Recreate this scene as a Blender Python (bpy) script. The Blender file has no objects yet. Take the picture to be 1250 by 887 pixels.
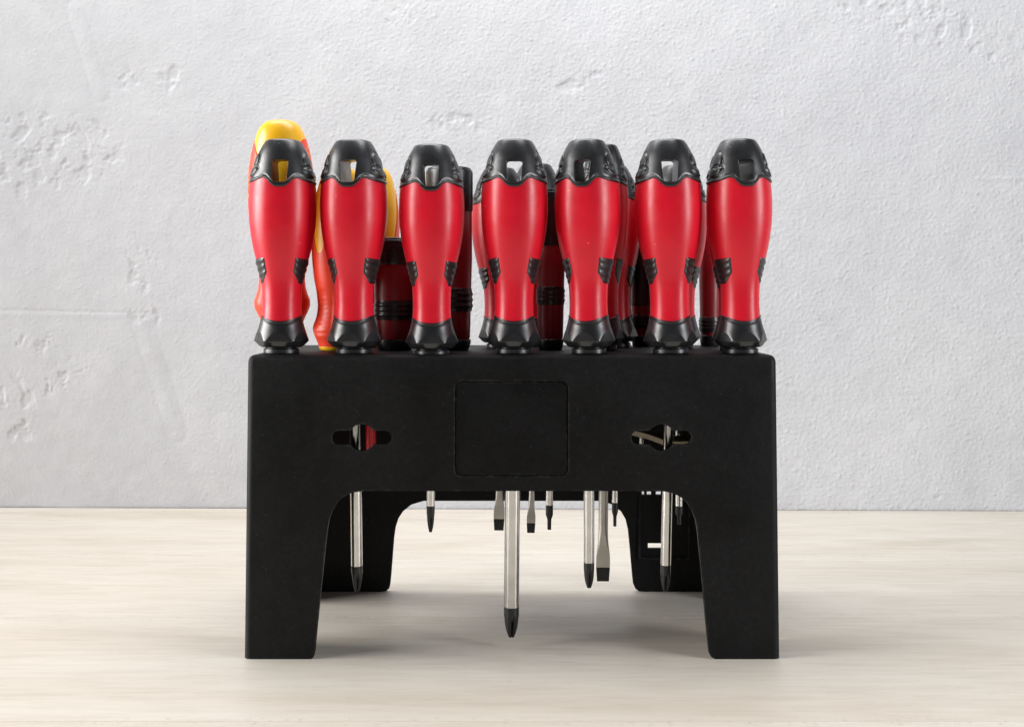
import bpy, bmesh, math
import numpy as np
from mathutils import Vector, Matrix

S = bpy.context.scene
COL = S.collection
rad = math.radians

# ---------------------------------------------------------------- camera
# units are metres; the rack's front face stands at Y = 0, the floor is Z = 0
PX = 0.00041           # metres per photo pixel on the plane of the rack's front
CAMD = 0.56            # camera distance to that plane
YH = 365.0             # photo row of the horizon
CAMZ = (804 - YH) * PX
cam = bpy.data.cameras.new('camera')
cam.sensor_width = 36
cam.lens = 36 * (CAMD / PX) / 1250
cam.shift_y = -(443.5 - YH) / 1250
cam.clip_start = 0.01
cam.clip_end = 50
cam_o = bpy.data.objects.new('camera', cam)
COL.objects.link(cam_o)
cam_o.location = (0, -CAMD, CAMZ)
cam_o.rotation_euler = (rad(90), 0, 0)
S.camera = cam_o

# ---------------------------------------------------------------- world + lamps (a small studio)
world = bpy.data.worlds.new('World')
S.world = world
world.use_nodes = True
bg = world.node_tree.nodes['Background']
bg.inputs['Color'].default_value = (0.93, 0.96, 1.0, 1)
bg.inputs['Strength'].default_value = 0.055


def softbox(name, loc, target, sx, sy, power, color, spread=180):
    l = bpy.data.lights.new(name, 'AREA')
    l.shape = 'RECTANGLE'
    l.size = sx
    l.size_y = sy
    l.energy = power
    l.color = color
    l.spread = rad(spread)
    o = bpy.data.objects.new(name, l)
    COL.objects.link(o)
    o.location = loc
    d = Vector(target) - Vector(loc)
    o.rotation_euler = d.to_track_quat('-Z', 'Y').to_euler()
    return o


softbox('softbox_key', (-1.75, -0.26, 0.66), (0.0, -0.34, 0.22), 1.35, 1.20, 23.5, (1.0, 0.985, 0.97), 95)
softbox('softbox_top', (-0.05, 0.17, 0.92), (-0.02, 0.26, 0.06), 0.85, 0.36, 7.4, (0.985, 0.99, 1.0))
softbox('softbox_right', (1.05, -0.46, 0.42), (0.0, 0.02, 0.20), 0.34, 0.70, 4.2, (0.96, 0.97, 1.0), 120)

S.view_settings.view_transform = 'Standard'
S.view_settings.look = 'None'
S.view_settings.exposure = 0.0
S.view_settings.gamma = 1.0
S.view_settings.use_curve_mapping = False
S.render.engine = 'CYCLES'


# ---------------------------------------------------------------- helpers
def W(x, y, Y):
    """place of a photo pixel at depth Y (used once, to read sizes off the photograph)"""
    k = PX * (1 + Y / CAMD)
    return Vector(((x - 625) * k, Y, CAMZ - (y - YH) * k))


def kx(Y):
    return PX * (1 + Y / CAMD)


def link(name, me, mat=None, parent=None):
    o = bpy.data.objects.new(name, me)
    COL.objects.link(o)
    if mat is not None and me is not None and not me.materials:
        me.materials.append(mat)
    if parent is not None:
        o.parent = parent
    return o


def thing(name, label, cat, loc=(0, 0, 0), group=None):
    o = bpy.data.objects.new(name, None)
    COL.objects.link(o)
    o.empty_display_size = 0.01
    o.location = loc
    o['label'] = label
    o['category'] = cat
    if group:
        o['group'] = group
    return o


def mesh_from(verts, faces, name='m', smooth=True, sharp=None):
    me = bpy.data.meshes.new(name)
    me.from_pydata([tuple(v) for v in verts], [], [tuple(f) for f in faces])
    me.update()
    bm = bmesh.new()
    bm.from_mesh(me)
    bmesh.ops.recalc_face_normals(bm, faces=bm.faces)
    bm.to_mesh(me)
    bm.free()
    if smooth:
        me.polygons.foreach_set('use_smooth', [True] * len(me.polygons))
        if sharp:
            me.set_sharp_from_angle(angle=rad(sharp))
    return me


def interp(tab, z):
    """smooth (monotone cubic) interpolation through a profile table"""
    xs = np.array([t[0] for t in tab], float)
    ys = np.array([t[1] for t in tab], float)
    h = np.diff(xs)
    d = np.diff(ys) / h
    m = np.zeros(len(xs))
    m[1:-1] = np.where(d[:-1] * d[1:] > 0, 2 * d[:-1] * d[1:] / (d[:-1] + d[1:] + 1e-12), 0)
    m[0], m[-1] = d[0], d[-1]
    z = np.clip(z, xs[0], xs[-1])
    i = np.clip(np.searchsorted(xs, z, side='right') - 1, 0, len(h) - 1)
    t = (z - xs[i]) / h[i]
    return ((2*t**3 - 3*t**2 + 1) * ys[i] + (t**3 - 2*t**2 + t) * h[i] * m[i]
            + (-2*t**3 + 3*t**2) * ys[i+1] + (t**3 - t**2) * h[i] * m[i+1])


def ring_mesh(rings, sharp=None, name='m', cap_lo=True, cap_hi=True):
    """loft a list of rings, each (n,3); closed at both ends by a centre vertex"""
    n = len(rings[0])
    verts = [tuple(v) for r in rings for v in r]
    faces = []
    for a in range(len(rings) - 1):
        for i in range(n):
            j = (i + 1) % n
            faces.append((a*n+i, a*n+j, (a+1)*n+j, (a+1)*n+i))
    if cap_lo:
        c = len(verts)
        verts.append(tuple(np.mean(rings[0], axis=0)))
        faces += [(c, (i+1) % n, i) for i in range(n)]
    if cap_hi:
        c = len(verts)
        b = (len(rings) - 1) * n
        verts.append(tuple(np.mean(rings[-1], axis=0)))
        faces += [(c, b+i, b+(i+1) % n) for i in range(n)]
    return mesh_from(verts, faces, name, True, sharp)


def lathe(tab, seg=32, sharp=35, name='m'):
    """plain lathe straight through the (z, r) table"""
    th = np.linspace(0, 2*np.pi, seg, endpoint=False)
    return ring_mesh([np.stack([r*np.sin(th), -r*np.cos(th), np.full(seg, z)], 1) for z, r in tab], sharp, name)


def prism(outline, y0, y1, shear=None):
    """extrude an (x,z) outline from y0 to y1; shear(z) is added to y"""
    f = shear or (lambda z: 0.0)
    n = len(outline)
    v = [(x, y0 + f(z), z) for x, z in outline] + [(x, y1 + f(z), z) for x, z in outline]
    faces = [tuple(range(n)), tuple(range(2*n-1, n-1, -1))]
    faces += [(i, i+n, (i+1) % n + n, (i+1) % n) for i in range(n)]
    return mesh_from(v, faces, 'cutter', False)


def boolean(base, cutters, sharp=30):
    """base mesh minus cutter meshes -> new mesh"""
    o = bpy.data.objects.new('tmp', base)
    COL.objects.link(o)
    tmp = []
    for c in cutters:
        co = bpy.data.objects.new('tmpc', c)
        COL.objects.link(co)
        tmp.append(co)
        md = o.modifiers.new('b', 'BOOLEAN')
        md.operation = 'DIFFERENCE'
        md.solver = 'EXACT'
        md.object = co
    dg = bpy.context.evaluated_depsgraph_get()
    me = bpy.data.meshes.new_from_object(o.evaluated_get(dg))
    for q in [o] + tmp:
        bpy.data.objects.remove(q)
    me.polygons.foreach_set('use_smooth', [True] * len(me.polygons))
    me.set_sharp_from_angle(angle=rad(sharp))
    return me


def arc(cx, cz, r, a0, a1, n=8):
    return [(cx + r*math.cos(rad(a0 + (a1-a0)*i/n)), cz + r*math.sin(rad(a0 + (a1-a0)*i/n))) for i in range(n+1)]


def rrect(x0, x1, z0, z1, r, n=6):
    return (arc(x1-r, z1-r, r, 0, 90, n) + arc(x0+r, z1-r, r, 90, 180, n)
            + arc(x0+r, z0+r, r, 180, 270, n) + arc(x1-r, z0+r, r, 270, 360, n))


# ---------------------------------------------------------------- materials
class Mat:
    def __init__(self, name, color=(0.5, 0.5, 0.5), rough=0.5, metal=0.0, spec=0.5):
        self.m = bpy.data.materials.new(name)
        self.m.use_nodes = True
        self.t = self.m.node_tree
        self.b = self.t.nodes['Principled BSDF']
        self.b.inputs['Base Color'].default_value = (*color, 1)
        self.b.inputs['Roughness'].default_value = rough
        self.b.inputs['Metallic'].default_value = metal
        self.b.inputs['Specular IOR Level'].default_value = spec

    def n(self, typ, **kw):
        nd = self.t.nodes.new(typ)
        for k, v in kw.items():
            if k.startswith('i_'):
                key = k[2:].replace('_', ' ')
                nd.inputs[key].default_value = v
            else:
                setattr(nd, k, v)
        return nd

    def l(self, a, b):
        self.t.links.new(a, b)

    def coords(self, scale=(1, 1, 1), rnd=True):
        tc = self.n('ShaderNodeTexCoord')
        mp = self.n('ShaderNodeMapping')
        mp.inputs['Scale'].default_value = scale
        self.l(tc.outputs['Object'], mp.inputs['Vector'])
        if rnd:
            oi = self.n('ShaderNodeObjectInfo')
            mu = self.n('ShaderNodeVectorMath', operation='SCALE')
            mu.inputs[0].default_value = (37.0, 53.0, 29.0)
            self.l(oi.outputs['Random'], mu.inputs['Scale'])
            self.l(mu.outputs[0], mp.inputs['Location'])
        return mp.outputs['Vector']

    def noise(self, vec, scale, detail=3, rough=0.55):
        nz = self.n('ShaderNodeTexNoise', i_Scale=scale, i_Detail=detail, i_Roughness=rough)
        self.l(vec, nz.inputs['Vector'])
        return nz.outputs['Fac']

    def ramp(self, fac, stops):
        r = self.n('ShaderNodeValToRGB')
        e = r.color_ramp.elements
        while len(e) < len(stops):
            e.new(0.5)
        for el, (p, c) in zip(e, stops):
            el.position = p
            el.color = (*c, 1) if len(c) == 3 else c
        self.l(fac, r.inputs['Fac'])
        return r.outputs['Color']

    def mix(self, fac, a, b, blend='MIX'):
        x = self.n('ShaderNodeMix', data_type='RGBA', blend_type=blend)
        for s, v in ((0, fac), (6, a), (7, b)):
            if hasattr(v, 'links') or hasattr(v, 'is_linked'):
                self.l(v, x.inputs[s])
            else:
                x.inputs[s].default_value = v if s == 0 else (*v, 1)
        return x.outputs[2]

    def bump(self, height, strength, dist, normal=None):
        b = self.n('ShaderNodeBump', i_Strength=strength, i_Distance=dist)
        self.l(height, b.inputs['Height'])
        if normal is not None:
            self.l(normal, b.inputs['Normal'])
        return b.outputs['Normal']

    def bevel(self, radius, samples=4):
        b = self.n('ShaderNodeBevel', samples=samples)
        b.inputs['Radius'].default_value = radius
        return b.outputs['Normal']

    def normal(self, s):
        self.l(s, self.b.inputs['Normal'])


def specks(M, vec, scale, lo, base, speck):
    """sparse dust specks on a colour"""
    v = M.n('ShaderNodeTexVoronoi', i_Scale=scale)
    M.l(vec, v.inputs['Vector'])
    near = M.ramp(v.outputs['Distance'], [(0.0, (1, 1, 1)), (0.10, (0.8, 0.8, 0.8)), (0.18, (0, 0, 0))])
    sep = M.n('ShaderNodeSeparateColor')
    M.l(v.outputs['Color'], sep.inputs[0])
    pick = M.ramp(sep.outputs[0], [(lo, (0, 0, 0)), (lo + 0.02, (1, 1, 1))])
    f = M.mix(1.0, near, pick, 'MULTIPLY')
    return M.mix(f, base, speck)


# black plastic of the rack: fine grain, dust and scuffs
def rack_material(name, col, rough, grain):
    M = Mat(name, col, rough, spec=0.16)
    v = M.coords()
    g = M.noise(v, 1000, 3, 0.7)
    big = M.noise(v, 28, 4, 0.6)
    base = M.ramp(big, [(0.3, tuple(c*0.8 for c in col)), (0.75, tuple(c*1.3 for c in col))])
    c = specks(M, v, 620, 0.93, base, (0.050, 0.050, 0.048))
    # faint scratches
    sv = M.coords((1, 1, 0.06))
    sc = M.noise(sv, 900, 2, 0.7)
    scm = M.ramp(sc, [(0.70, (0, 0, 0)), (0.80, (0.5, 0.5, 0.5))])
    patch = M.ramp(M.noise(v, 22, 3), [(0.42, (0, 0, 0)), (0.68, (1, 1, 1))])
    f = M.mix(1.0, scm, patch, 'MULTIPLY')
    c = M.mix(f, c, (0.05, 0.05, 0.05))
    # rubbed edges: where the rounded normal leaves the flat one, broken up by noise
    ge = M.n('ShaderNodeNewGeometry')
    dt = M.n('ShaderNodeVectorMath', operation='DOT_PRODUCT')
    M.l(ge.outputs['Normal'], dt.inputs[0])
    M.l(M.bevel(0.0016), dt.inputs[1])
    ew = M.ramp(dt.outputs['Value'], [(0.80, (1, 1, 1)), (0.985, (0, 0, 0))])
    en = M.ramp(M.noise(v, 260, 4, 0.7), [(0.46, (0, 0, 0)), (0.66, (0.7, 0.7, 0.7))])
    c = M.mix(M.mix(1.0, ew, en, 'MULTIPLY'), c, (0.070, 0.070, 0.068))
    # mottled tone of the moulded face
    mo = M.ramp(M.noise(v, 420, 4, 0.75), [(0.35, (0.75, 0.75, 0.75)), (0.72, (1.55, 1.55, 1.55))])
    c = M.mix(1.0, c, mo, 'MULTIPLY')
    M.l(c, M.b.inputs['Base Color'])
    rr = M.ramp(big, [(0.3, (rough-0.10,)*3), (0.7, (rough+0.12,)*3)])
    M.l(rr, M.b.inputs['Roughness'])
    M.normal(M.bump(g, grain, 0.0002, M.bevel(0.0007)))
    return M.m


m_rack = rack_material('rack_plastic', (0.0058, 0.0058, 0.0060), 0.52, 0.65)
m_label = rack_material('label_plastic', (0.0055, 0.0055, 0.0058), 0.40, 0.08)


def soft_touch(name, col, dark, rough, dust=True, bevel=0.0005, coat=0.0, spec=0.5):
    M = Mat(name, col, rough)
    q = 1.0 if name == 'blackened_steel' else PX       # handle meshes are drawn in photo pixels
    v = M.coords((q, q, q))
    nz = M.noise(v, 60, 4, 0.6)
    base = M.ramp(nz, [(0.25, dark), (0.75, col)])
    if dust:
        base = specks(M, v, 330, 0.965, base, (min(1, col[0]*1.2+0.12), col[1]+0.12, col[2]+0.12))
    M.l(base, M.b.inputs['Base Color'])
    rr = M.ramp(M.noise(v, 130, 4, 0.7), [(0.3, (rough-0.04,)*3), (0.75, (rough+0.09,)*3)])
    M.l(rr, M.b.inputs['Roughness'])
    M.b.inputs['Coat Weight'].default_value = coat
    wav = M.bump(M.noise(v, 75, 3, 0.5), 0.10, 0.0012, M.bevel(bevel))
    M.normal(M.bump(M.noise(v, 1500, 2), 0.12, 0.0001, wav))
    M.b.inputs['Specular IOR Level'].default_value = spec
    return M.m


m_red = soft_touch('red_rubber', (0.72, 0.006, 0.024), (0.62, 0.005, 0.020), 0.34)
m_shaded_red = soft_touch('shaded_red_plastic', (0.19, 0.003, 0.008), (0.16, 0.002, 0.007), 0.36)  # red darkened so the colour carries the shade behind the front row
m_black = soft_touch('black_rubber', (0.014, 0.0147, 0.0165), (0.009, 0.0095, 0.011), 0.31, dust=True, spec=0.75)
m_blackgloss = soft_touch('black_plastic', (0.012, 0.012, 0.013), (0.008, 0.008, 0.009), 0.28, dust=False)
m_orange = soft_touch('orange_rubber', (0.86, 0.060, 0.020), (0.80, 0.050, 0.016), 0.36)
m_yellow = soft_touch('yellow_plastic', (0.92, 0.50, 0.018), (0.88, 0.46, 0.014), 0.30)


def dotted_orange():
    M = Mat('stippled_orange_rubber', (0.80, 0.085, 0.03), 0.42)
    v = M.coords((PX, PX, PX))
    vo = M.n('ShaderNodeTexVoronoi', i_Scale=420.0)
    M.l(v, vo.inputs['Vector'])
    M.l(M.ramp(vo.outputs['Distance'], [(0.2, (0.90, 0.19, 0.07)), (0.75, (0.66, 0.06, 0.02))]), M.b.inputs['Base Color'])
    h = M.ramp(vo.outputs['Distance'], [(0.15, (1, 1, 1)), (0.8, (0, 0, 0))])
    M.normal(M.bump(h, 0.9, 0.0006))
    return M.m


m_stipple = dotted_orange()
m_red_sleeve = Mat('red_insulation', (0.72, 0.006, 0.02), 0.35).m


def steel(name, col, rough):
    M = Mat(name, col, rough, 1.0)
    v = M.coords((1, 1, 0.02))
    nz = M.noise(v, 1600, 3, 0.7)
    M.l(M.ramp(nz, [(0.3, (rough-0.06,)*3), (0.7, (rough+0.1,)*3)]), M.b.inputs['Roughness'])
    M.l(M.ramp(M.noise(M.coords(), 120, 4), [(0.3, tuple(c*0.82 for c in col)), (0.7, col)]), M.b.inputs['Base Color'])
    M.normal(M.bump(nz, 0.05, 0.0001))
    return M.m


m_steel = steel('steel', (0.68, 0.67, 0.65), 0.19)
m_blade = steel('satin_steel', (0.56, 0.54, 0.50), 0.38)
m_tip = soft_touch('blackened_steel', (0.007, 0.007, 0.0075), (0.005, 0.005, 0.005), 0.36, dust=False, bevel=0.0003)


def plaster():
    M = Mat('plaster', (0.66, 0.66, 0.67), 0.85, spec=0.2)
    v = M.coords(rnd=False)
    a = M.ramp(M.noise(v, 5, 5, 0.6), [(0.3, (0.555, 0.566, 0.592)), (0.7, (0.612, 0.620, 0.636))])
    st = M.ramp(M.noise(v, 45, 5, 0.7), [(0.35, (0.93, 0.93, 0.935)), (0.7, (1.0, 1.0, 1.0))])
    M.l(M.mix(1.0, a, st, 'MULTIPLY'), M.b.inputs['Base Color'])
    M.normal(M.bump(M.noise(v, 620, 3, 0.6), 0.35, 0.0005))
    return M.m


m_wall = plaster()


def wood():
    M = Mat('whitewashed_wood', (0.70, 0.65, 0.57), 0.42, spec=0.35)
    v = M.coords((1.0, 7.0, 7.0))
    broad = M.noise(v, 3.2, 5, 0.62)
    broad.node.inputs['Distortion'].default_value = 0.5
    vf = M.coords((2.8, 24.0, 24.0))
    fine = M.noise(vf, 9, 5, 0.7)
    vc = M.coords((1.0, 3.0, 3.0))
    cloud = M.noise(vc, 7, 4, 0.6)
    c = M.ramp(broad, [(0.28, (0.535, 0.480, 0.403)), (0.48, (0.612, 0.565, 0.494)), (0.70, (0.640, 0.600, 0.536))])
    f = M.ramp(fine, [(0.30, (0.89, 0.88, 0.86)), (0.56, (1, 1, 1))])
    c = M.mix(1.0, c, f, 'MULTIPLY')
    g = M.ramp(cloud, [(0.30, (0.94, 0.93, 0.915)), (0.65, (1, 1, 1))])
    c = M.mix(1.0, c, g, 'MULTIPLY')
    # sparse darker streaks and short pores
    vs = M.coords((4.0, 34.0, 34.0))
    st = M.ramp(M.noise(vs, 6, 3, 0.6), [(0.64, (0, 0, 0)), (0.72, (1, 1, 1))])
    c = M.mix(M.mix(1.0, st, (0.40, 0.40, 0.40), 'MULTIPLY'), c, (0.47, 0.41, 0.33))
    vp = M.coords((45.0, 110.0, 110.0))
    po = M.ramp(M.noise(vp, 3, 2, 0.5), [(0.66, (0, 0, 0)), (0.74, (1, 1, 1))])
    c = M.mix(M.mix(1.0, po, (0.35, 0.35, 0.35), 'MULTIPLY'), c, (0.46, 0.40, 0.33))
    # torn fibres along the board's edges
    tc = M.n('ShaderNodeTexCoord')
    sx = M.n('ShaderNodeSeparateXYZ')
    M.l(tc.outputs['Object'], sx.inputs[0])
    ab = M.n('ShaderNodeMath', operation='ABSOLUTE')
    M.l(sx.outputs['Y'], ab.inputs[0])
    sc = M.n('ShaderNodeMath', operation='DIVIDE')
    M.l(ab.outputs[0], sc.inputs[0])
    sc.inputs[1].default_value = 0.078
    em = M.ramp(sc.outputs[0], [(0.90, (0, 0, 0)), (0.97, (1, 1, 1))])
    fb = M.noise(M.coords((220.0, 160.0, 160.0)), 1.6, 3, 0.6)
    fd = M.ramp(fb, [(0.58, (0, 0, 0)), (0.68, (1, 1, 1))])
    c = M.mix(M.mix(1.0, M.mix(1.0, em, fd, 'MULTIPLY'), (0.50, 0.50, 0.50), 'MULTIPLY'), c, (0.42, 0.37, 0.31))
    M.l(c, M.b.inputs['Base Color'])
    M.l(M.ramp(fine, [(0.3, (0.52,)*3), (0.7, (0.38,)*3)]), M.b.inputs['Roughness'])
    M.normal(M.bump(fine, 0.18, 0.0004))
    return M.m


m_wood = wood()
m_joint = Mat('joint_wood', (0.55, 0.50, 0.43), 0.8).m  # plain wood tone of the slab under the boards

# ---------------------------------------------------------------- the setting: wall
rng = np.random.default_rng(7)
WALL_Y = 0.400
WROT = rad(-1.05)


def build_wall():
    step = 0.0010
    ax = 0.475
    xs = np.arange(-ax, ax + 1e-9, step)
    out = ax + np.cumsum(np.linspace(0.0015, 0.03, 40))
    xs = np.concatenate([-out[::-1], xs, out])
    zs = np.arange(0, 0.47, step)
    zs = np.concatenate([[-0.02], zs, zs[-1] + np.cumsum(np.linspace(0.0015, 0.03, 40))])
    nx, nz = len(xs), len(zs)
    X, Z = np.meshgrid(xs, zs)

    def band(lo, hi, ang=0.0, stretch=1.0):
        """band-passed noise, wavelengths in grid cells, stretched along an angle"""
        f = np.fft.fft2(rng.standard_normal((nz, nx)))
        fy = np.fft.fftfreq(nz)[:, None]
        fx = np.fft.fftfreq(nx)[None, :]
        u = fx*math.cos(ang) + fy*math.sin(ang)
        w = -fx*math.sin(ang) + fy*math.cos(ang)
        r = np.sqrt((u*stretch)**2 + w**2)
        g = np.exp(-(r*lo)**2 * 1.6) - np.exp(-(r*hi)**2 * 1.6)
        n = np.real(np.fft.ifft2(f * g))
        return n / n.std()

    # photo pixel coordinates of each vertex, for placing the trowel marks
    k = kx(WALL_Y)
    px = 625 + X / k
    py = YH - (Z - CAMZ) / k

    def blob(x, y, rx, ry, rot=0):
        c, s = math.cos(rad(rot)), math.sin(rad(rot))
        u = ((px-x)*c + (py-y)*s) / rx
        w = (-(px-x)*s + (py-y)*c) / ry
        return np.exp(-(u*u + w*w))

    def seg(x0, y0, x1, y1, wd):
        dx, dy = x1-x0, y1-y0
        t = np.clip(((px-x0)*dx + (py-y0)*dy) / (dx*dx + dy*dy), 0, 1)
        d = np.hypot(px-(x0+t*dx), py-(y0+t*dy))
        return d, t

    h = np.zeros_like(X)
    # rolled-on stipple: stronger to the right and upper part, calmer bottom left
    calm = 0.45 + 0.55 / (1 + np.exp(-(px - 330) / 110.0)) - 0.25*blob(60, 560, 260, 160)
    stip = 0.75*band(1.5, 3.2, rad(62), 0.7) + 0.75*band(2.6, 8.0, rad(60), 0.65)
    h += 0.000078 * np.clip(calm, 0.2, 1) * (stip + 0.35*np.maximum(stip, 0)**2)
    h += 0.00004 * band(12, 40) + 0.00020 * band(60, 200)
    # crusty chipped patches
    mask = np.zeros_like(X)
    for b in ((60, 175, 80, 40, 10), (30, 200, 50, 40, 0), (105, 190, 35, 50, 20), (160, 95, 26, 14, 0), (200, 105, 14, 32, 25), (45, 420, 34, 13, 0),
              (70, 460, 42, 16, -25), (10, 490, 30, 30, 0), (20, 520, 20, 20, 0), (400, 56, 12, 9, 0), (450, 85, 9, 11, 20),
              (500, 15, 48, 11, -6), (705, 95, 30, 15, -20), (1060, 12, 40, 22, 0), (1120, 20, 60, 34, 20),
              (1175, 45, 45, 20, 30), (1215, 70, 25, 16, -30), (1240, 290, 14, 10, 0), (1249, 420, 8, 20, 0),
              (175, 385, 22, 16, 0), (1120, 612, 26, 5, -12), (170, 330, 20, 26, 0), (560, 150, 40, 12, 0)):
        mask = np.maximum(mask, blob(*b))
    lo = band(13, 46, rad(20), 0.75) + 0.30*band(4, 10) + 0.16*band(2, 5)
    mm = np.clip(mask*1.25, 0, 1)
    for lev, dep in ((0.85, 0.00042), (1.45, 0.00034)):
        e = 1 / (1 + np.exp(-(lo + 1.1*mask - 0.6 - lev) * 20.0))
        h += -dep * e * np.clip(mask*2.2 - 0.25, 0, 1)
    h += 0.00005 * mm * band(3, 9)
    # trowel ridge, scratch lines, shallow grooves
    d, t = seg(88, 8, 120, 112, 1)
    h += 0.00030*np.exp(-(d/9)**2) - 0.0002*np.exp(-((d-11)/3.0)**2)
    d, t = seg(-60, 377, 165, 382, 1)
    h += -0.00024*np.exp(-(d/1.6)**2) + 0.00013*np.exp(-((py-385)/3.0)**2) * (d < 12)
    d, t = seg(172, 395, 214, 528, 1)
    wob = 6 + 1.2*band(10, 40)
    h += 0.00026*np.exp(-((d)/wob)**2) - 0.00016*np.exp(-((d-13)/3.0)**2)
    d, t = seg(1190, 220, 1330, 217, 1)
    h += 0.00030*np.exp(-(d/2.0)**2)
    d, t = seg(945, 470, 1010, 474, 1)
    h += -0.00015*np.exp(-(d/2.0)**2)
    d, t = seg(560, 150, 620, 120, 1)
    h += 0.00010*np.exp(-(d/4.0)**2)
    v = np.stack([X, -h, Z], -1).reshape(-1, 3)
    idx = np.arange(nx*nz).reshape(nz, nx)
    q = np.stack([idx[:-1, :-1], idx[:-1, 1:], idx[1:, 1:], idx[1:, :-1]], -1).reshape(-1, 4)
    me = bpy.data.meshes.new('wall')
    me.vertices.add(len(v))
    me.vertices.foreach_set('co', v.ravel().astype(np.float32))
    me.loops.add(q.size)
    me.loops.foreach_set('vertex_index', q.ravel().astype(np.int32))
    me.polygons.add(len(q))
    me.polygons.foreach_set('loop_start', np.arange(0, q.size, 4, dtype=np.int32))
    me.polygons.foreach_set('loop_total', np.full(len(q), 4, dtype=np.int32))
    me.polygons.foreach_set('use_smooth', np.ones(len(q), dtype=bool))
    me.update(calc_edges=True)
    me.validate()
    o = link('wall', me, m_wall)
    o.location = (0, WALL_Y, 0)
    o.rotation_euler = (0, 0, WROT)
    o['kind'] = 'structure'
    return o


build_wall()

# ---------------------------------------------------------------- the setting: wooden floor boards
fl = mesh_from([(-1.6, -0.9, -0.011), (1.6, -0.9, -0.011), (1.6, 0.46, -0.011), (-1.6, 0.46, -0.011),
                (-1.6, -0.9, -0.03), (1.6, -0.9, -0.03), (1.6, 0.46, -0.03), (-1.6, 0.46, -0.03)],
               [(0, 1, 2, 3), (4, 7, 6, 5), (0, 4, 5, 1), (1, 5, 6, 2), (2, 6, 7, 3), (3, 7, 4, 0)], 'floor', False)
floor = link('floor', fl, m_joint)
floor['kind'] = 'structure'
PW = 0.156
JOINT0 = W(0, 753, 0.0)
y_joint = CAMD * ((804 - YH) / (753 - YH) - 1)


def plank_mesh():
    bm = bmesh.new()
    bmesh.ops.create_cube(bm, size=1)
    for v in bm.verts:
        v.co = Vector((v.co.x*3.2, v.co.y*(PW - 0.00006), v.co.z*0.010 - 0.005))
    ed = [e for e in bm.edges if all(v.co.z > -0.001 for v in e.verts)]
    bmesh.ops.bevel(bm, geom=ed, offset=0.00009, segments=2, affect='EDGES')
    me = bpy.data.meshes.new('plank')
    bm.to_mesh(me)
    bm.free()
    me.materials.append(m_wood)
    return me


pm = plank_mesh()
for i in range(-6, 2 + 1):
    yc = y_joint + PW * (i + 0.5)
    p = link('plank', pm, None, floor)
    p.location = (0.11 * math.sin(i*7.3), yc, 0)
    if i == 2:
        me = pm.copy()
        for v in me.vertices:
            if v.co.y > 0:
                v.co.y = WALL_Y + (v.co.x + p.location.x) * math.tan(WROT) - 0.0011 - yc + (v.co.y - PW/2)
        p.data = me

# ---------------------------------------------------------------- the rack
ZT = CAMZ - (433 - YH) * kx(0.004)     # height of the rack's top
RD = 0.132                              # depth at the floor
LEAN = 0.004                            # front and rear lean in by this much at the top


def lean(z):
    return LEAN * z / ZT


def tapered_box(x0, y0, y1, x0t, y0t, y1t, z0, z1, bev=0.0):
    bm = bmesh.new()
    vs = [bm.verts.new(c) for c in ((-x0, y0, z0), (x0, y0, z0), (x0, y1, z0), (-x0, y1, z0),
                                    (-x0t, y0t, z1), (x0t, y0t, z1), (x0t, y1t, z1), (-x0t, y1t, z1))]
    for f in ((0, 3, 2, 1), (4, 5, 6, 7), (0, 1, 5, 4), (1, 2, 6, 5), (2, 3, 7, 6), (3, 0, 4, 7)):
        bm.faces.new([vs[i] for i in f])
    if bev:
        ed = [e for e in bm.edges if not all(v.co.z < z0 + 1e-6 for v in e.verts)]
        bmesh.ops.bevel(bm, geom=ed, offset=bev, segments=5, affect='EDGES', profile=0.5)
    bmesh.ops.recalc_face_normals(bm, faces=bm.faces)
    me = bpy.data.meshes.new('box')
    bm.to_mesh(me)
    bm.free()
    return me


WT = 0.0030
HB, HT = 328 * PX, 326 * PX
outer = tapered_box(HB, 0, RD, HT, LEAN, RD - LEAN, 0.0, ZT, 0.0036)
# same walls continued below the floor so that the cut leaves a clean rim
bx = HB - WT + (HB - HT) * 0.02 / ZT
inner = tapered_box(bx, WT - LEAN*0.02/ZT, RD - WT + LEAN*0.02/ZT, HT - WT, LEAN + WT, RD - LEAN - WT, -0.02, ZT - 0.0035)


def pxz(pts, Y):
    return [(W(x, y, Y).x, W(x, y, Y).z) for x, y in pts]


front_arch = pxz([(376, 830), (376, 804.4), (380.5, 803.3), (383, 800.6), (384, 796), (387, 763), (394, 693), (398.5, 648), (401, 634), (405, 624), (411, 614), (419, 607), (429, 602), (442, 600),
                  (809, 600), (822, 602.5), (832, 607.5), (840, 615), (846, 625), (850, 636), (852, 648), (857, 700), (862, 760), (865.3, 793), (866, 797.5), (868.5, 801.5), (874, 804.4), (874, 830)], 0.0)
rear_arch = pxz([(466, 740), (466, 720.2), (472, 719.4), (475.8, 716), (477, 710), (478, 700), (481.6, 655), (483.5, 642), (487, 631), (493, 622), (503, 614), (518, 609.5),
                 (734, 609.5), (747, 614), (757, 622), (763, 632), (766, 645), (768, 664), (771.5, 703), (772.5, 711), (775, 716.5), (779, 719.4), (785, 720.2), (785, 740)], RD)
side_arch = [(0.103, -0.03), (0.103, 0.02), (0.101, 0.066), (0.097, 0.077), (0.089, 0.082), (0.043, 0.082), (0.035, 0.077),
             (0.031, 0.066), (0.029, 0.02), (0.029, -0.03)]


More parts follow.
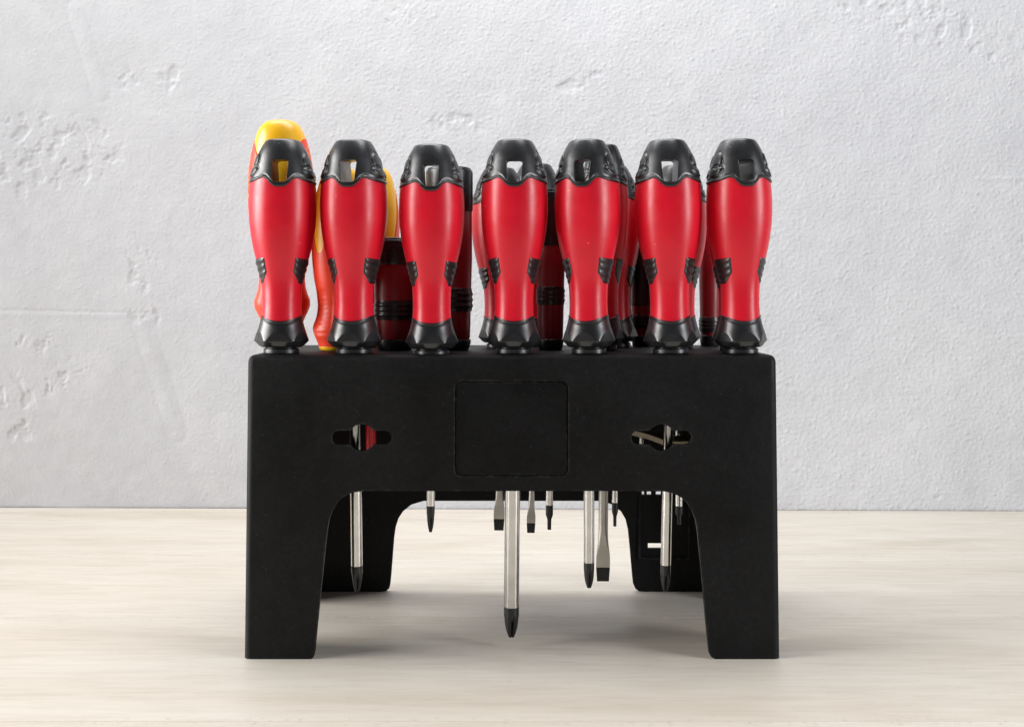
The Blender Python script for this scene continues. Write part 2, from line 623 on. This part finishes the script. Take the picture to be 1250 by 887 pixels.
def slot_outline(cx, cy):
    z = []
    r, R, L = 8.6, 16.5, 37.0
    a = math.degrees(math.asin(r / R))
    z += arc(L - r, 0, r, -90, 90, 8)
    z += arc(0, 0, R, a, 180 - a, 10)
    z += arc(-(L - r), 0, r, 90, 270, 8)
    z += arc(0, 0, R, 180 + a, 360 - a, 10)
    return [(W(cx, cy, 0.003).x + x*PX, W(cx, cy, 0.003).z + y*PX) for x, y in z]


cuts = [inner, prism(front_arch, -0.02, 0.020), prism(rear_arch, RD - 0.02, RD + 0.02)]
sa = mesh_from(*(lambda n: ([(-0.2, y, z) for y, z in side_arch] + [(0.2, y, z) for y, z in side_arch],
                            [tuple(range(n)), tuple(range(2*n-1, n-1, -1))] + [(i, i+n, (i+1) % n + n, (i+1) % n) for i in range(n)]))(len(side_arch)),
               'cutter', False)
cuts.append(sa)
cuts.append(prism(slot_outline(441.5, 534), -0.01, 0.014))
cuts.append(prism(slot_outline(807.5, 534), -0.01, 0.014))
lp0, lp1 = W(555, 465, 0.003), W(694, 581, 0.003)
cuts.append(prism(rrect(lp0.x, lp1.x, lp1.z, lp0.z, 9*PX), -0.012, 0.0010, lean))
# openings of the rear wall: a small window in the right leg and a slot above it
r0, r1 = W(790, 661, RD), W(812, 667.5, RD)
cuts.append(prism([(r0.x, r1.z), (r1.x, r1.z), (r1.x, r0.z), (r0.x, r0.z)], RD - 0.02, RD + 0.02))
for xa, xb in ((782.5, 785.5), (788.5, 794), (799.5, 806)):
    r0, r1 = W(xa, 598, RD), W(xb, 602.2, RD)
    cuts.append(prism([(r0.x, r1.z), (r1.x, r1.z), (r1.x, r0.z), (r0.x, r0.z)], RD - 0.02, RD + 0.02))
body_me = boolean(outer, cuts, 25)

rack = thing('screwdriver_rack', 'black plastic four-legged rack holding the screwdrivers on the wooden floor', 'rack', (0, RD/2, 0))


def rack_part(name, me, mat):
    o = link(name, me, mat, rack)
    o.location = (0, -RD/2, 0)
    return o


rack_part('body', body_me, m_rack)
lab = prism(rrect(lp0.x + 0.0006, lp1.x - 0.0006, lp1.z + 0.0006, lp0.z - 0.0006, 8*PX), 0.0007, 0.0014, lean)
rack_part('label_panel', lab, m_label)['label'] = 'blank smooth recessed label panel'
# raised frame on the inside of the rear right leg
q0, q1 = W(779, 588, RD - WT), W(842, 682, RD - WT)
fo = rrect(q0.x, q1.x, q1.z, q0.z, 0.002)
fi = rrect(q0.x + 0.0012, q1.x - 0.0012, q1.z + 0.0012, q0.z - 0.0012, 0.0012)
n = len(fo)
fy0, fy1 = RD - WT - 0.0020, RD - WT + 0.0008
fv = [(x, fy0, z) for x, z in fo] + [(x, fy0, z) for x, z in fi] + [(x, fy1, z) for x, z in fo] + [(x, fy1, z) for x, z in fi]
ff = []
for i in range(n):
    j = (i+1) % n
    ff += [(i, j, n+j, n+i), (i, 2*n+i, 2*n+j, j), (n+i, n+j, 3*n+j, 3*n+i)]
rack_part('inner_frame', mesh_from(fv, ff, 'inner_frame', False), m_rack)

# ---------------------------------------------------------------- screwdriver handles
# handle meshes are drawn in photo pixels of the front row (base at z = 0) and scaled per driver
SEG = 168
TH = np.linspace(-np.pi, np.pi, SEG, endpoint=False)      # 0 faces the camera


def hexfac(th, b):
    # soft six-sided swell, flats facing front and back
    return 1 - b * np.cos(6*th)


def pol(r, z, th=TH):
    z = np.broadcast_to(z, np.shape(th))
    return np.stack([r*np.sin(th), -r*np.cos(th), z], -1)


BODY = [(38, 24.2), (46, 23.8), (60, 23.2), (75, 23.5), (88, 24.6), (100, 27.2), (115, 31.2), (130, 34.8), (147, 37.8),
        (165, 39.7), (182, 40.2), (195, 39.8), (212, 38.3), (225, 36)]
CAP = [(194, 40.6), (200, 40.3), (206, 39.8), (212, 38.8), (219, 36.8), (230, 33.6), (240, 30.4), (247, 27.6), (253, 24.6), (257.5, 21.9), (259.8, 20.2), (260.7, 19.0), (261, 17.8)]


def brd_cap(th):
    """lower edge of the cap: dips under the hole, rises beside it, dips at the sides"""
    t = np.abs(((th + np.pi/2) % np.pi) - np.pi/2)        # same front and back
    d = np.degrees(t)
    return interp([(0, 201.5), (8, 202.0), (16, 205.8), (24, 211.2), (31, 212.6), (42, 211.0), (60, 209.0), (90, 208.0)], d)


def brd_foot(th):
    return 43.5 - 3.5*np.cos(2*th)*1.0


def body_mesh():
    rings = []
    lo, hi = brd_foot(TH) - 2.0, brd_cap(TH) - 0.5
    rings.append(pol(12*np.ones(SEG), 36.0))
    for t in np.linspace(0, 1, 44):
        z = lo + (hi - lo) * t
        rings.append(pol(interp(BODY, z) * hexfac(TH, 0.009), z))
    rings.append(pol((interp(BODY, hi) - 4)*0.98, hi - 1.5))
    rings.append(pol(6*np.ones(SEG), 198.5))
    return ring_mesh(rings, 50, 'handle_grip')


def leaf(th, z, c, zc, wt, wz, rot):
    t = np.degrees(th)
    s = np.where(t >= 0, 1, -1)
    # mirrored on all four quarters
    a = np.abs(t)
    a = np.where(a > 90, 180 - a, a)
    u, v = (a - c), (z - zc)
    cr, sr = math.cos(rad(rot)), math.sin(rad(rot))
    u, v = (u*cr + v*sr) / wt, (-u*sr + v*cr) / wz
    d = 1 - np.sqrt(u*u + np.abs(v)**1.6)
    s1 = np.clip(d / 0.22, 0, 1)
    s1 = s1*s1*(3 - 2*s1)
    groove = np.exp(-((d + 0.07) / 0.10)**2)
    return s1, groove


def cap_mesh():
    rings = []
    lo = brd_cap(TH)
    rings.append(pol(8*np.ones(SEG), 196.0))
    rings.append(pol(interp(CAP, lo) - 3.0, lo - 1.2))
    rings.append(pol(interp(CAP, lo) + 0.1, lo - 0.6))
    for t in np.linspace(0, 1, 64):
        t2 = t
        z = lo + (261 - lo) * t2
        r = interp(CAP, z) + 0.9*np.clip((z - lo)/1.2 + 0.35, 0, 1)
        # rim bead along the lower edge
        r = r - 0.9*np.exp(-((z - lo - 3.4) / 1.1)**2)
        fade = np.clip((258 - z)/6, 0, 1)
        g1, k1 = leaf(TH, z, 66, 235.5, 15, 9.5, 12)
        g2, k2 = leaf(TH, z, 68, 221.0, 20, 6.5, -6)
        r = r + fade*(1.1*g1 - 1.0*k1 + 1.2*g2 - 1.0*k2)
        rings.append(pol(r, z))
    rings.append(pol(13*np.ones(SEG), 261.5))
    rings.append(pol(7*np.ones(SEG), 261.8))
    me = ring_mesh(rings, 55, 'cap')
    hole = [(-5.0, 207.0), (5.0, 207.0), (7.2, 207.8), (8.2, 210.0), (9.6, 228.0), (8.8, 230.6), (6.2, 231.8), (-6.2, 231.8), (-8.8, 230.6), (-9.6, 228.0), (-8.2, 210.0), (-7.2, 207.8)]
    c = prism(hole, -60, 60)
    for v in c.vertices:
        if v.co.y > 0:      # moulded hole, drafted: wider at the rear
            v.co.x *= 1.05
            v.co.z = v.co.z - 1.0 if v.co.z < 220 else v.co.z + 10.0
    return boolean(me, [c], 40)


def foot_mesh():
    rings = []
    prof = [(0, 20.5), (1.2, 21.4), (5.5, 21.4), (6.6, 20.6), (6.8, 19.0), (8.0, 19.0), (8.2, 24.0), (10.0, 27.0), (15.5, 32.4),
            (16.5, 32.8)]
    for z, r in prof:
        rr = r*np.ones(SEG)
        if z > 8.1:
            a = (TH + np.pi/6) % (np.pi/3) - np.pi/6
            rr = np.minimum(r, 29.2 / np.cos(a))
        rings.append(pol(rr, z))
    hi = brd_foot(TH)
    for t in np.linspace(0, 1, 26)[1:]:
        z = 16.5 + (hi - 16.5)*t
        a = (TH + np.pi/6) % (np.pi/3) - np.pi/6
        rr = interp([(16, 32.9), (24, 30.2), (34, 27.0), (42, 25.2), (50, 24.8)], z)
        rr = np.minimum(rr, 29.2 / np.cos(a))
        # bead just below the red
        rr = rr - 0.7*np.exp(-((z - hi + 3.0)/1.0)**2)
        rings.append(pol(rr, z))
    rings.append(pol(interp(BODY, hi) - 1.2, hi + 0.2))
    rings.append(pol(8*np.ones(SEG), 40.0))
    return ring_mesh(rings, 24, 'foot')


def pad_mesh(side):
    """black ribbed pad wrapped round one side of the waist"""
    nt, nz = 36, 30
    v = []
    for i in range(nt + 1):
        for j in range(nz + 1):
            u = i/nt*2 - 1                      # -1..1 round the side
            w = j/nz
            au = abs(u)
            ang = 90 + u*57
            ztop = 117.5 - 1.5*(1-au)
            zbot = 87.0 - 3*np.cos(u*np.pi/2) + (12.5*max(0, (au - 0.55)/0.45)**1.0)
            z = zbot + (ztop - zbot)*w
            th = rad(ang)
            r = float(interp(BODY, np.array(z)) * hexfac(np.array(th), 0.009))
            edge = min(1.0, min(w, 1-w)*7, (1-au)*9)
            h = -0.9 + 1.9*math.sqrt(max(0, min(1, edge)))
            # slanted ribs
            ph = (z - 0.10*(abs(ang-90)) * 1.0) / 7.8
            rib = 0.5 + 0.5*math.cos(2*math.pi*ph)
            if edge >= 0.99 or edge > 0.8:
                h += 0.9*(rib - 0.5)
            r += h
            s = side
            v.append((s*r*math.sin(th), -r*math.cos(th), z))
    f = []
    m1 = nz + 1
    for i in range(nt):
        for j in range(nz):
            f.append((i*m1+j, (i+1)*m1+j, (i+1)*m1+j+1, i*m1+j+1))
    me = mesh_from(v, f, 'grip_pad', True, 60)
    # face outwards
    p = me.polygons[len(me.polygons)//2]
    if p.normal.x * side < 0:
        me.flip_normals()
    return me


A_parts = [('handle_grip', body_mesh(), m_red), ('cap', cap_mesh(), m_black), ('foot', foot_mesh(), m_black),
           ('grip_pad', pad_mesh(1), m_black), ('grip_pad', pad_mesh(-1), m_black)]
A_H, A_R = 261.0, 40.0


# insulated handle: yellow core, orange sheath, bump guard, yellow base ring
V_PROF = [(0, 23), (4, 24.5), (11, 27.0), (20, 31.5), (28, 34.0), (32, 34.0), (38, 32.0), (48, 29.0), (60, 27.8), (74, 29.3), (102, 34.8),
          (130, 38.2), (165, 40.0), (190, 38.6), (207, 36.2), (222, 33.4), (232, 31.0), (240, 28.0), (246, 24.2), (250, 19.5), (252.4, 13), (253, 8)]


def v_border(th):
    d = np.degrees(np.abs(((th + np.pi/2) % np.pi) - np.pi/2))
    return interp([(0, 131.0), (8, 135.0), (22, 170.0), (36, 205.0), (50, 218.0), (70, 227.0), (90, 230.0)], d)


def v_sheath():
    hi = v_border(TH)
    rings = [pol(10*np.ones(SEG), 5.0)]
    for t in np.linspace(0, 1, 56):
        z = 5.5 + (hi - 5.5)*t
        r = interp(V_PROF, z)
        d = np.degrees(np.abs(((TH + np.pi/2) % np.pi) - np.pi/2))
        # ribbed thumb recess low on the front and back
        rec = np.clip(1 - ((d)/38.0)**2, 0, 1) * np.clip((z - 20)/10, 0, 1) * np.clip((84 - z)/12, 0, 1)
        rec = np.clip(rec*3, 0, 1)
        r = r - rec*(1.2 + 0.5*np.cos(2*np.pi*z/6.2))
        rings.append(pol(r, z))
    rings.append(pol(interp(V_PROF, hi) - 1.6, hi + 0.3))
    rings.append(pol(5*np.ones(SEG), 100.0))
    return ring_mesh(rings, 50, 'sheath')


def v_core():
    rings = [pol(5*np.ones(SEG), 110.0)]
    lo = v_border(TH) - 6
    for t in np.linspace(0, 1, 50):
        z = lo + (253 - lo)*t
        r = interp(V_PROF, z) - 0.9
        rings.append(pol(r, z))
    # small dimple on the very top
    rings.append(pol(6*np.ones(SEG), 252.8))
    rings.append(pol(4*np.ones(SEG), 251.5))
    return ring_mesh(rings, 50, 'core')


def v_ring():
    return lathe([(0, 12), (0, 21), (1, 23.2), (5.0, 25.2), (6.2, 24.6), (6.2, 10)], 64, 40, 'base_ring')


def v_side(side):
    """stippled inlay on the flank"""
    nt, nz = 20, 50
    v = []
    for i in range(nt+1):
        for j in range(nz+1):
            u = i/nt*2 - 1
            w = j/nz
            half = 30*math.sqrt(max(0.0, 1 - abs(2*w - 1)**2.4)) + 0.5
            th = rad(90 + u*half)
            z = 100 + 122*w
            edge = min(1, (1-abs(u))*6, min(w, 1-w)*16)
            r = float(interp(V_PROF, np.array(z))) - 0.4 + 1.1*math.sqrt(max(0, edge))
            v.append((side*r*math.sin(th), -r*math.cos(th), z))
    f = []
    m1 = nz+1
    for i in range(nt):
        for j in range(nz):
            f.append((i*m1+j, (i+1)*m1+j, (i+1)*m1+j+1, i*m1+j+1))
    me = mesh_from(v, f, 'stippled_inlay', True, 60)
    if me.polygons[len(me.polygons)//2].normal.x * side < 0:
        me.flip_normals()
    return me


V_parts = [('sheath', v_sheath(), m_orange), ('core', v_core(), m_yellow), ('base_ring', v_ring(), m_yellow),
           ('stippled_inlay', v_side(1), m_stipple), ('stippled_inlay', v_side(-1), m_stipple)]
V_H, V_R = 253.0, 40.0


# barrel-shaped handles: black flat top, red barrel, ribbed black band, black foot.  fractions of the height
def barrel_parts(top, band, hgt, R):
    """top: height where the black top starts, band: (lo, hi) of the ribbed band"""
    out = []
    t0 = top
    out.append(('handle_grip', lathe([(13, R*0.5), (13, R*0.86), (16, R*0.90), (30, R*0.92), (hgt*0.3, R*0.95), (hgt*0.5, R), (t0-1, R), (t0, R*0.97), (t0, R*0.4)], 64, 40), m_shaded_red))
    out.append(('cap', lathe([(t0 - 0.5, R*0.5), (t0 - 0.5, R*1.02), (t0+2, R*1.04), (hgt-6, R*1.04), (hgt-3.5, R*1.02), (hgt-3.0, R*0.98), (hgt-1.2, R*0.97), (hgt, R*0.92), (hgt, R*0.3)], 64, 40), m_blackgloss))
    b0, b1 = band
    tab = [(b0, R*0.8)]
    for i in range(0, 25):
        t = i/24
        tab.append((b0 + (b1-b0)*t, R*(0.955 + 0.065*min(1, 8*min(t, 1-t)) + 0.022*math.cos(2*math.pi*4*t))))
    tab.append((b1, R*0.8))
    out.append(('grip_band', lathe(tab, 64, 60), m_blackgloss))
    out.append(('foot', lathe([(0, R*0.5), (0, R*0.80), (2, R*0.86), (9, R*0.94), (13, R*0.93), (14, R*0.86), (14, R*0.4)], 64, 40), m_blackgloss))
    return out


# ---------------------------------------------------------------- shafts and tips (metres, z = 0 is the tip's end)
def shaft_parts(kind, r, length, tipl):
    """list of (name, mesh, material); the shaft runs from z = length down to the tip's end at z = 0"""
    th = np.linspace(0, 2*np.pi, 40, endpoint=False)
    res = []

    def circ(rr, z, fx=1, fy=1):
        return np.stack([rr*fx*np.sin(th), -rr*fy*np.cos(th), np.full(40, z)], 1)

    def flat(hx, hy, z):
        # rounded rectangle section with as many points as the circle
        p = np.stack([np.sign(np.sin(th))*np.minimum(np.abs(np.sin(th))*1.8, 1)*hx, -np.sign(np.cos(th))*np.minimum(np.abs(np.cos(th))*1.8, 1)*hy, np.full(40, z)], 1)
        return p
    if kind == 'phillips':
        res.append(('shaft', ring_mesh([circ(r*0.98, tipl), circ(r, tipl + 0.0004), circ(r, length)], 40), m_steel))
        rings = []
        for t in np.linspace(0, 1, 18):
            z = tipl*(1 - t)
            rr = r*(1.0 if t < 0.45 else (1 - ((t-0.45)/0.55)**1.8*0.60))
            fl = np.clip((t - 0.28)/0.25, 0, 1)
            lob = np.abs(np.cos(2*(th + 0.52)))
            cut = 1 - fl*0.75*(1 - lob)**0.9
            rings.append(np.stack([rr*cut*np.sin(th), -rr*cut*np.cos(th), np.full(40, z)], 1))
        res.append(('tip', ring_mesh(rings[::-1], 30), m_tip))
    elif kind == 'slotted':
        bl = min(length*0.5, r*9)
        rings = []
        for t in np.linspace(0, 1, 14):
            z = tipl + bl*t
            s = 1 - t
            s2 = s*s*(3 - 2*s)
            hx = r*(1 + 0.55*min(1, s2*1.35) - 0.10*max(0, s - 0.75)*4)
            hy = r*(1 - 0.80*s2)
            c = circ(1, z, r, r)
            f = flat(hx, hy, z)
            rings.append(c*(1 - s2) + f*s2)
        rings.append(circ(r, length))
        res.append(('shaft', ring_mesh(rings, 30), m_blade))
        hx0 = r*1.45
        rings = [flat(hx0*0.86, r*0.14, 0), flat(hx0*0.87, r*0.15, 0.0003), flat(hx0*1.01, r*0.21, tipl*0.98), flat(hx0*1.0, r*0.20, tipl)]
        res.append(('tip', ring_mesh(rings, 30), m_tip))
    else:  # torx
        res.append(('shaft', ring_mesh([circ(r, tipl), circ(r, length)], 40), m_steel))
        star = 1 - 0.10*(0.5 - 0.5*np.cos(6*th))
        rings = []
        for z, q, s in ((0, 0.50, 1), (0.0004, 0.56, 1), (tipl*0.42, 0.60, 1), (tipl*0.58, 0.95, 0), (tipl*0.62, 1.0, 0), (tipl, 1.0, 0)):
            rings.append(np.stack([r*q*(star if s else 1)*np.sin(th), -r*q*(star if s else 1)*np.cos(th), np.full(40, z)], 1))
        res.append(('tip', ring_mesh(rings, 30), m_tip))
    return res


def driver(label, fam, x_top, x_base, y_top, Y, hw, yaw=0.0, lift=0.0, shaft=None, group=None, name='screwdriver'):
    """fam: (parts, local height, local radius); hw: half width in photo px at its depth; lift raises it out of its hole"""
    parts, H, R = fam
    k = kx(Y)
    base = Vector(((x_base - 625)*k, Y, ZT + lift))
    ztop = CAMZ - (y_top - YH)*k
    h = ztop - base.z
    root = thing(name, label, 'screwdriver', base, group)
    roll = math.atan2((x_top - x_base)*k, h)
    root.rotation_euler = (0, roll, 0)
    sx, sz = k*hw/R, h/H
    for nm, me, mat in parts:
        c = link(nm, me, mat, root)
        c.scale = (sx, sx, sz)
        c.rotation_euler = (0, 0, rad(yaw))
    if shaft:
        kind, x_tip, y_tip, y_black, wpx = shaft
        tipz = CAMZ - (y_tip - YH)*k
        xt = (x_tip - 625)*k
        dx, dz = xt - base.x, tipz - base.z - lift*0
        ln = math.hypot(dx, dz)
        a = math.atan2(dx, dz) + math.pi          # direction from base down to the tip
        tipl = (y_tip - y_black)*k
        for nm, me, mat in shaft_parts(kind, wpx*k/2, ln + 0.004, tipl):
            c = link(nm, me, mat, root)
            Mw = Matrix.Translation(Vector((dx, 0, dz))) @ Matrix.Rotation(math.atan2(-dx, -dz), 4, 'Y')
            Ml = Matrix.Rotation(-roll, 4, 'Y') @ Mw
            c.matrix_local = Ml
        if fam is FV:       # red insulation down to just above the tip
            sl = lathe([(tipl*1.5, wpx*k/2), (tipl*1.5, wpx*k*0.70), (tipl*1.5 + 0.0006, wpx*k*0.78), (ln + 0.002, wpx*k*0.78), (ln + 0.002, wpx*k/2)], 40, 40)
            c = link('insulation', sl, m_red_sleeve, root)
            c.matrix_local = Ml
    return root


FA = (A_parts, A_H, A_R)
FV = (V_parts, V_H, V_R)
GF = 'red and black screwdrivers in the front row'
GB = 'red and black screwdrivers behind the front row'
GV = 'orange and yellow insulated screwdrivers'
F = 0.0185
# the front row
driver('red and black screwdriver at the left end of the front row, orange one behind it', FA, 346.0, 343.6, 172, F, 40.2, 5, shaft=('phillips', 343, 700, 672, 13), group=GF)
driver('red and black screwdriver second from left in the front row, yellow tops behind it', FA, 431.5, 432.4, 172.5, F, 40.4, -3, shaft=('phillips', 436, 722, 690, 14), group=GF)
driver('red and black front row screwdriver with the lowest top, third from left', FA, 527.0, 527.2, 178, F, 39.4, 2, lift=-0.0009, shaft=('phillips', 525.5, 649, 617, 10), group=GF)
driver('middle red and black front row screwdriver, its thick shaft reaching lowest of all', FA, 628.4, 627.2, 172, F, 40.2, -1, shaft=('phillips', 624, 777, 740, 18.5), group=GF)
driver('red and black front row screwdriver, third from right, its cap hole turned left', FA, 716.2, 719.0, 172, F, 39.6, -14, shaft=('phillips', 719, 717, 686, 13), group=GF)
driver('red and black front row screwdriver, second from the right end', FA, 814.2, 818.4, 172, F, 40.2, -3, shaft=('phillips', 812, 721, 689, 12.5), group=GF)
driver('red and black screwdriver at the right end of the front row', FA, 901.2, 904.4, 171.5, F, 39.4, 4, shaft=('torx', 906, 690, 665, 12), group=GF)

# insulated ones at the back left
driver('tall orange and yellow insulated screwdriver rising highest, behind the leftmost red one', FV, 342.5, 345.0, 147, 0.054, 39.5, -4, lift=0.0125, shaft=('slotted', 349, 690, 675, 9), group=GV)
driver('orange and yellow insulated screwdriver left behind the second red front handle', FV, 416.5, 410.5, 204, 0.053, 34.0, -38, shaft=('slotted', 410, 508, 500, 8), group=GV)
driver('orange and yellow insulated screwdriver right behind the second red front handle, above a short one', FV, 454.5, 452.0, 203, 0.098, 34.0, 48, shaft=('slotted', 453, 590, 580, 8), group=GV)

# barrels
yb = CAMZ


def barrel(label, xt, xb, ytop, Y, hw, top_y, band_y, shaft, name='screwdriver'):
    k = kx(Y)
    basey = YH + (CAMZ - ZT)/k
    hgt = basey - ytop
    parts = barrel_parts(basey - top_y, (basey - band_y[1], basey - band_y[0]), hgt, hw)
    return driver(label, (parts, hgt, hw), xt, xb, ytop, Y, hw, 0, shaft=shaft, group=GB, name=name)


barrel('short shaded red screwdriver with black flat top between second and third front handles', 482, 482, 291, 0.056, 25, 323, (366, 390), ('phillips', 482, 588, 575, 8))
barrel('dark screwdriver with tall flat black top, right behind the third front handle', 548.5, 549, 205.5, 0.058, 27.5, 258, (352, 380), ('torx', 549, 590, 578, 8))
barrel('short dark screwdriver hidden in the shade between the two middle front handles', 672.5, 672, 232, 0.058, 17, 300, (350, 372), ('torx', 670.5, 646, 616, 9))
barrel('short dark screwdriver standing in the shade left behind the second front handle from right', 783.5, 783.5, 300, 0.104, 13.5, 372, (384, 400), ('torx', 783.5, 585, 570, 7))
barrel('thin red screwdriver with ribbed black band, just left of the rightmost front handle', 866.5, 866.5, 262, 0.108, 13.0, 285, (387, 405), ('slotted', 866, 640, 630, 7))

# further red and black ones
driver('red and black screwdriver peeking out left behind the middle front handle', FA, 609.5, 612.0, 206, 0.086, 34.0, 0, shaft=('slotted', 609, 647, 633, 9), group=GB)
driver('red and black screwdriver showing its dark cap right behind the middle front handle', FA, 654.5, 653.0, 201, 0.112, 33.5, 0, shaft=('slotted', 648, 650, 638, 7.2), group=GB)
driver('red and black screwdriver whose cap peeks right behind the third front handle from right', FA, 737.5, 737.5, 177.5, 0.053, 29.0, 0, shaft=('slotted', 736, 709, 692, 11.5), group=GB)
driver('red and black screwdriver half hidden, furthest back between third and second handles from right', FA, 746.5, 752.0, 203, 0.092, 33.0, 0, shaft=('torx', 750.5, 642, 613, 7.5), group=GB)
driver('red and black screwdriver peeking out right behind the second front handle from right', FA, 828.0, 827.5, 203, 0.086, 34.0, 0, shaft=('torx', 829, 640, 617, 9), group=GB)
driver('red and black screwdriver seen only through the cap hole of the rightmost front handle', FA, 897.0, 897.0, 197, 0.056, 34.0, 0, shaft=('slotted', 896, 640, 625, 9), group=GB)


# steel rod seen through the right slot of the rack: an angled hex key lying inside
def hex_key():
    pts = [W(768, 523.5, 0.070), W(790, 529, 0.070), W(800, 532.5, 0.070), W(812, 537, 0.070), W(826, 538, 0.070), W(862, 537, 0.070)]
    r = 7.0*kx(0.07)
    cu = bpy.data.curves.new('hex_key', 'CURVE')
    cu.dimensions = '3D'
    sp = cu.splines.new('POLY')
    sp.points.add(len(pts) - 1)
    c = pts[3]
    for p, q in zip(sp.points, pts):
        p.co = (*(q - c), 1)
    cu.bevel_depth = r
    cu.bevel_resolution = 1
    cu.use_fill_caps = True
    t = bpy.data.objects.new('t', cu)
    COL.objects.link(t)
    me = bpy.data.meshes.new_from_object(t.evaluated_get(bpy.context.evaluated_depsgraph_get()))
    bpy.data.objects.remove(t)
    me.polygons.foreach_set('use_smooth', [False]*len(me.polygons))
    me.materials.clear()
    o = link('hex_key', me, steel('dull_steel', (0.42, 0.37, 0.28), 0.42))
    o.location = c
    o['label'] = 'bent steel hex key lying inside the rack, seen through its right slot'
    o['category'] = 'hex key'
    return o


hex_key()
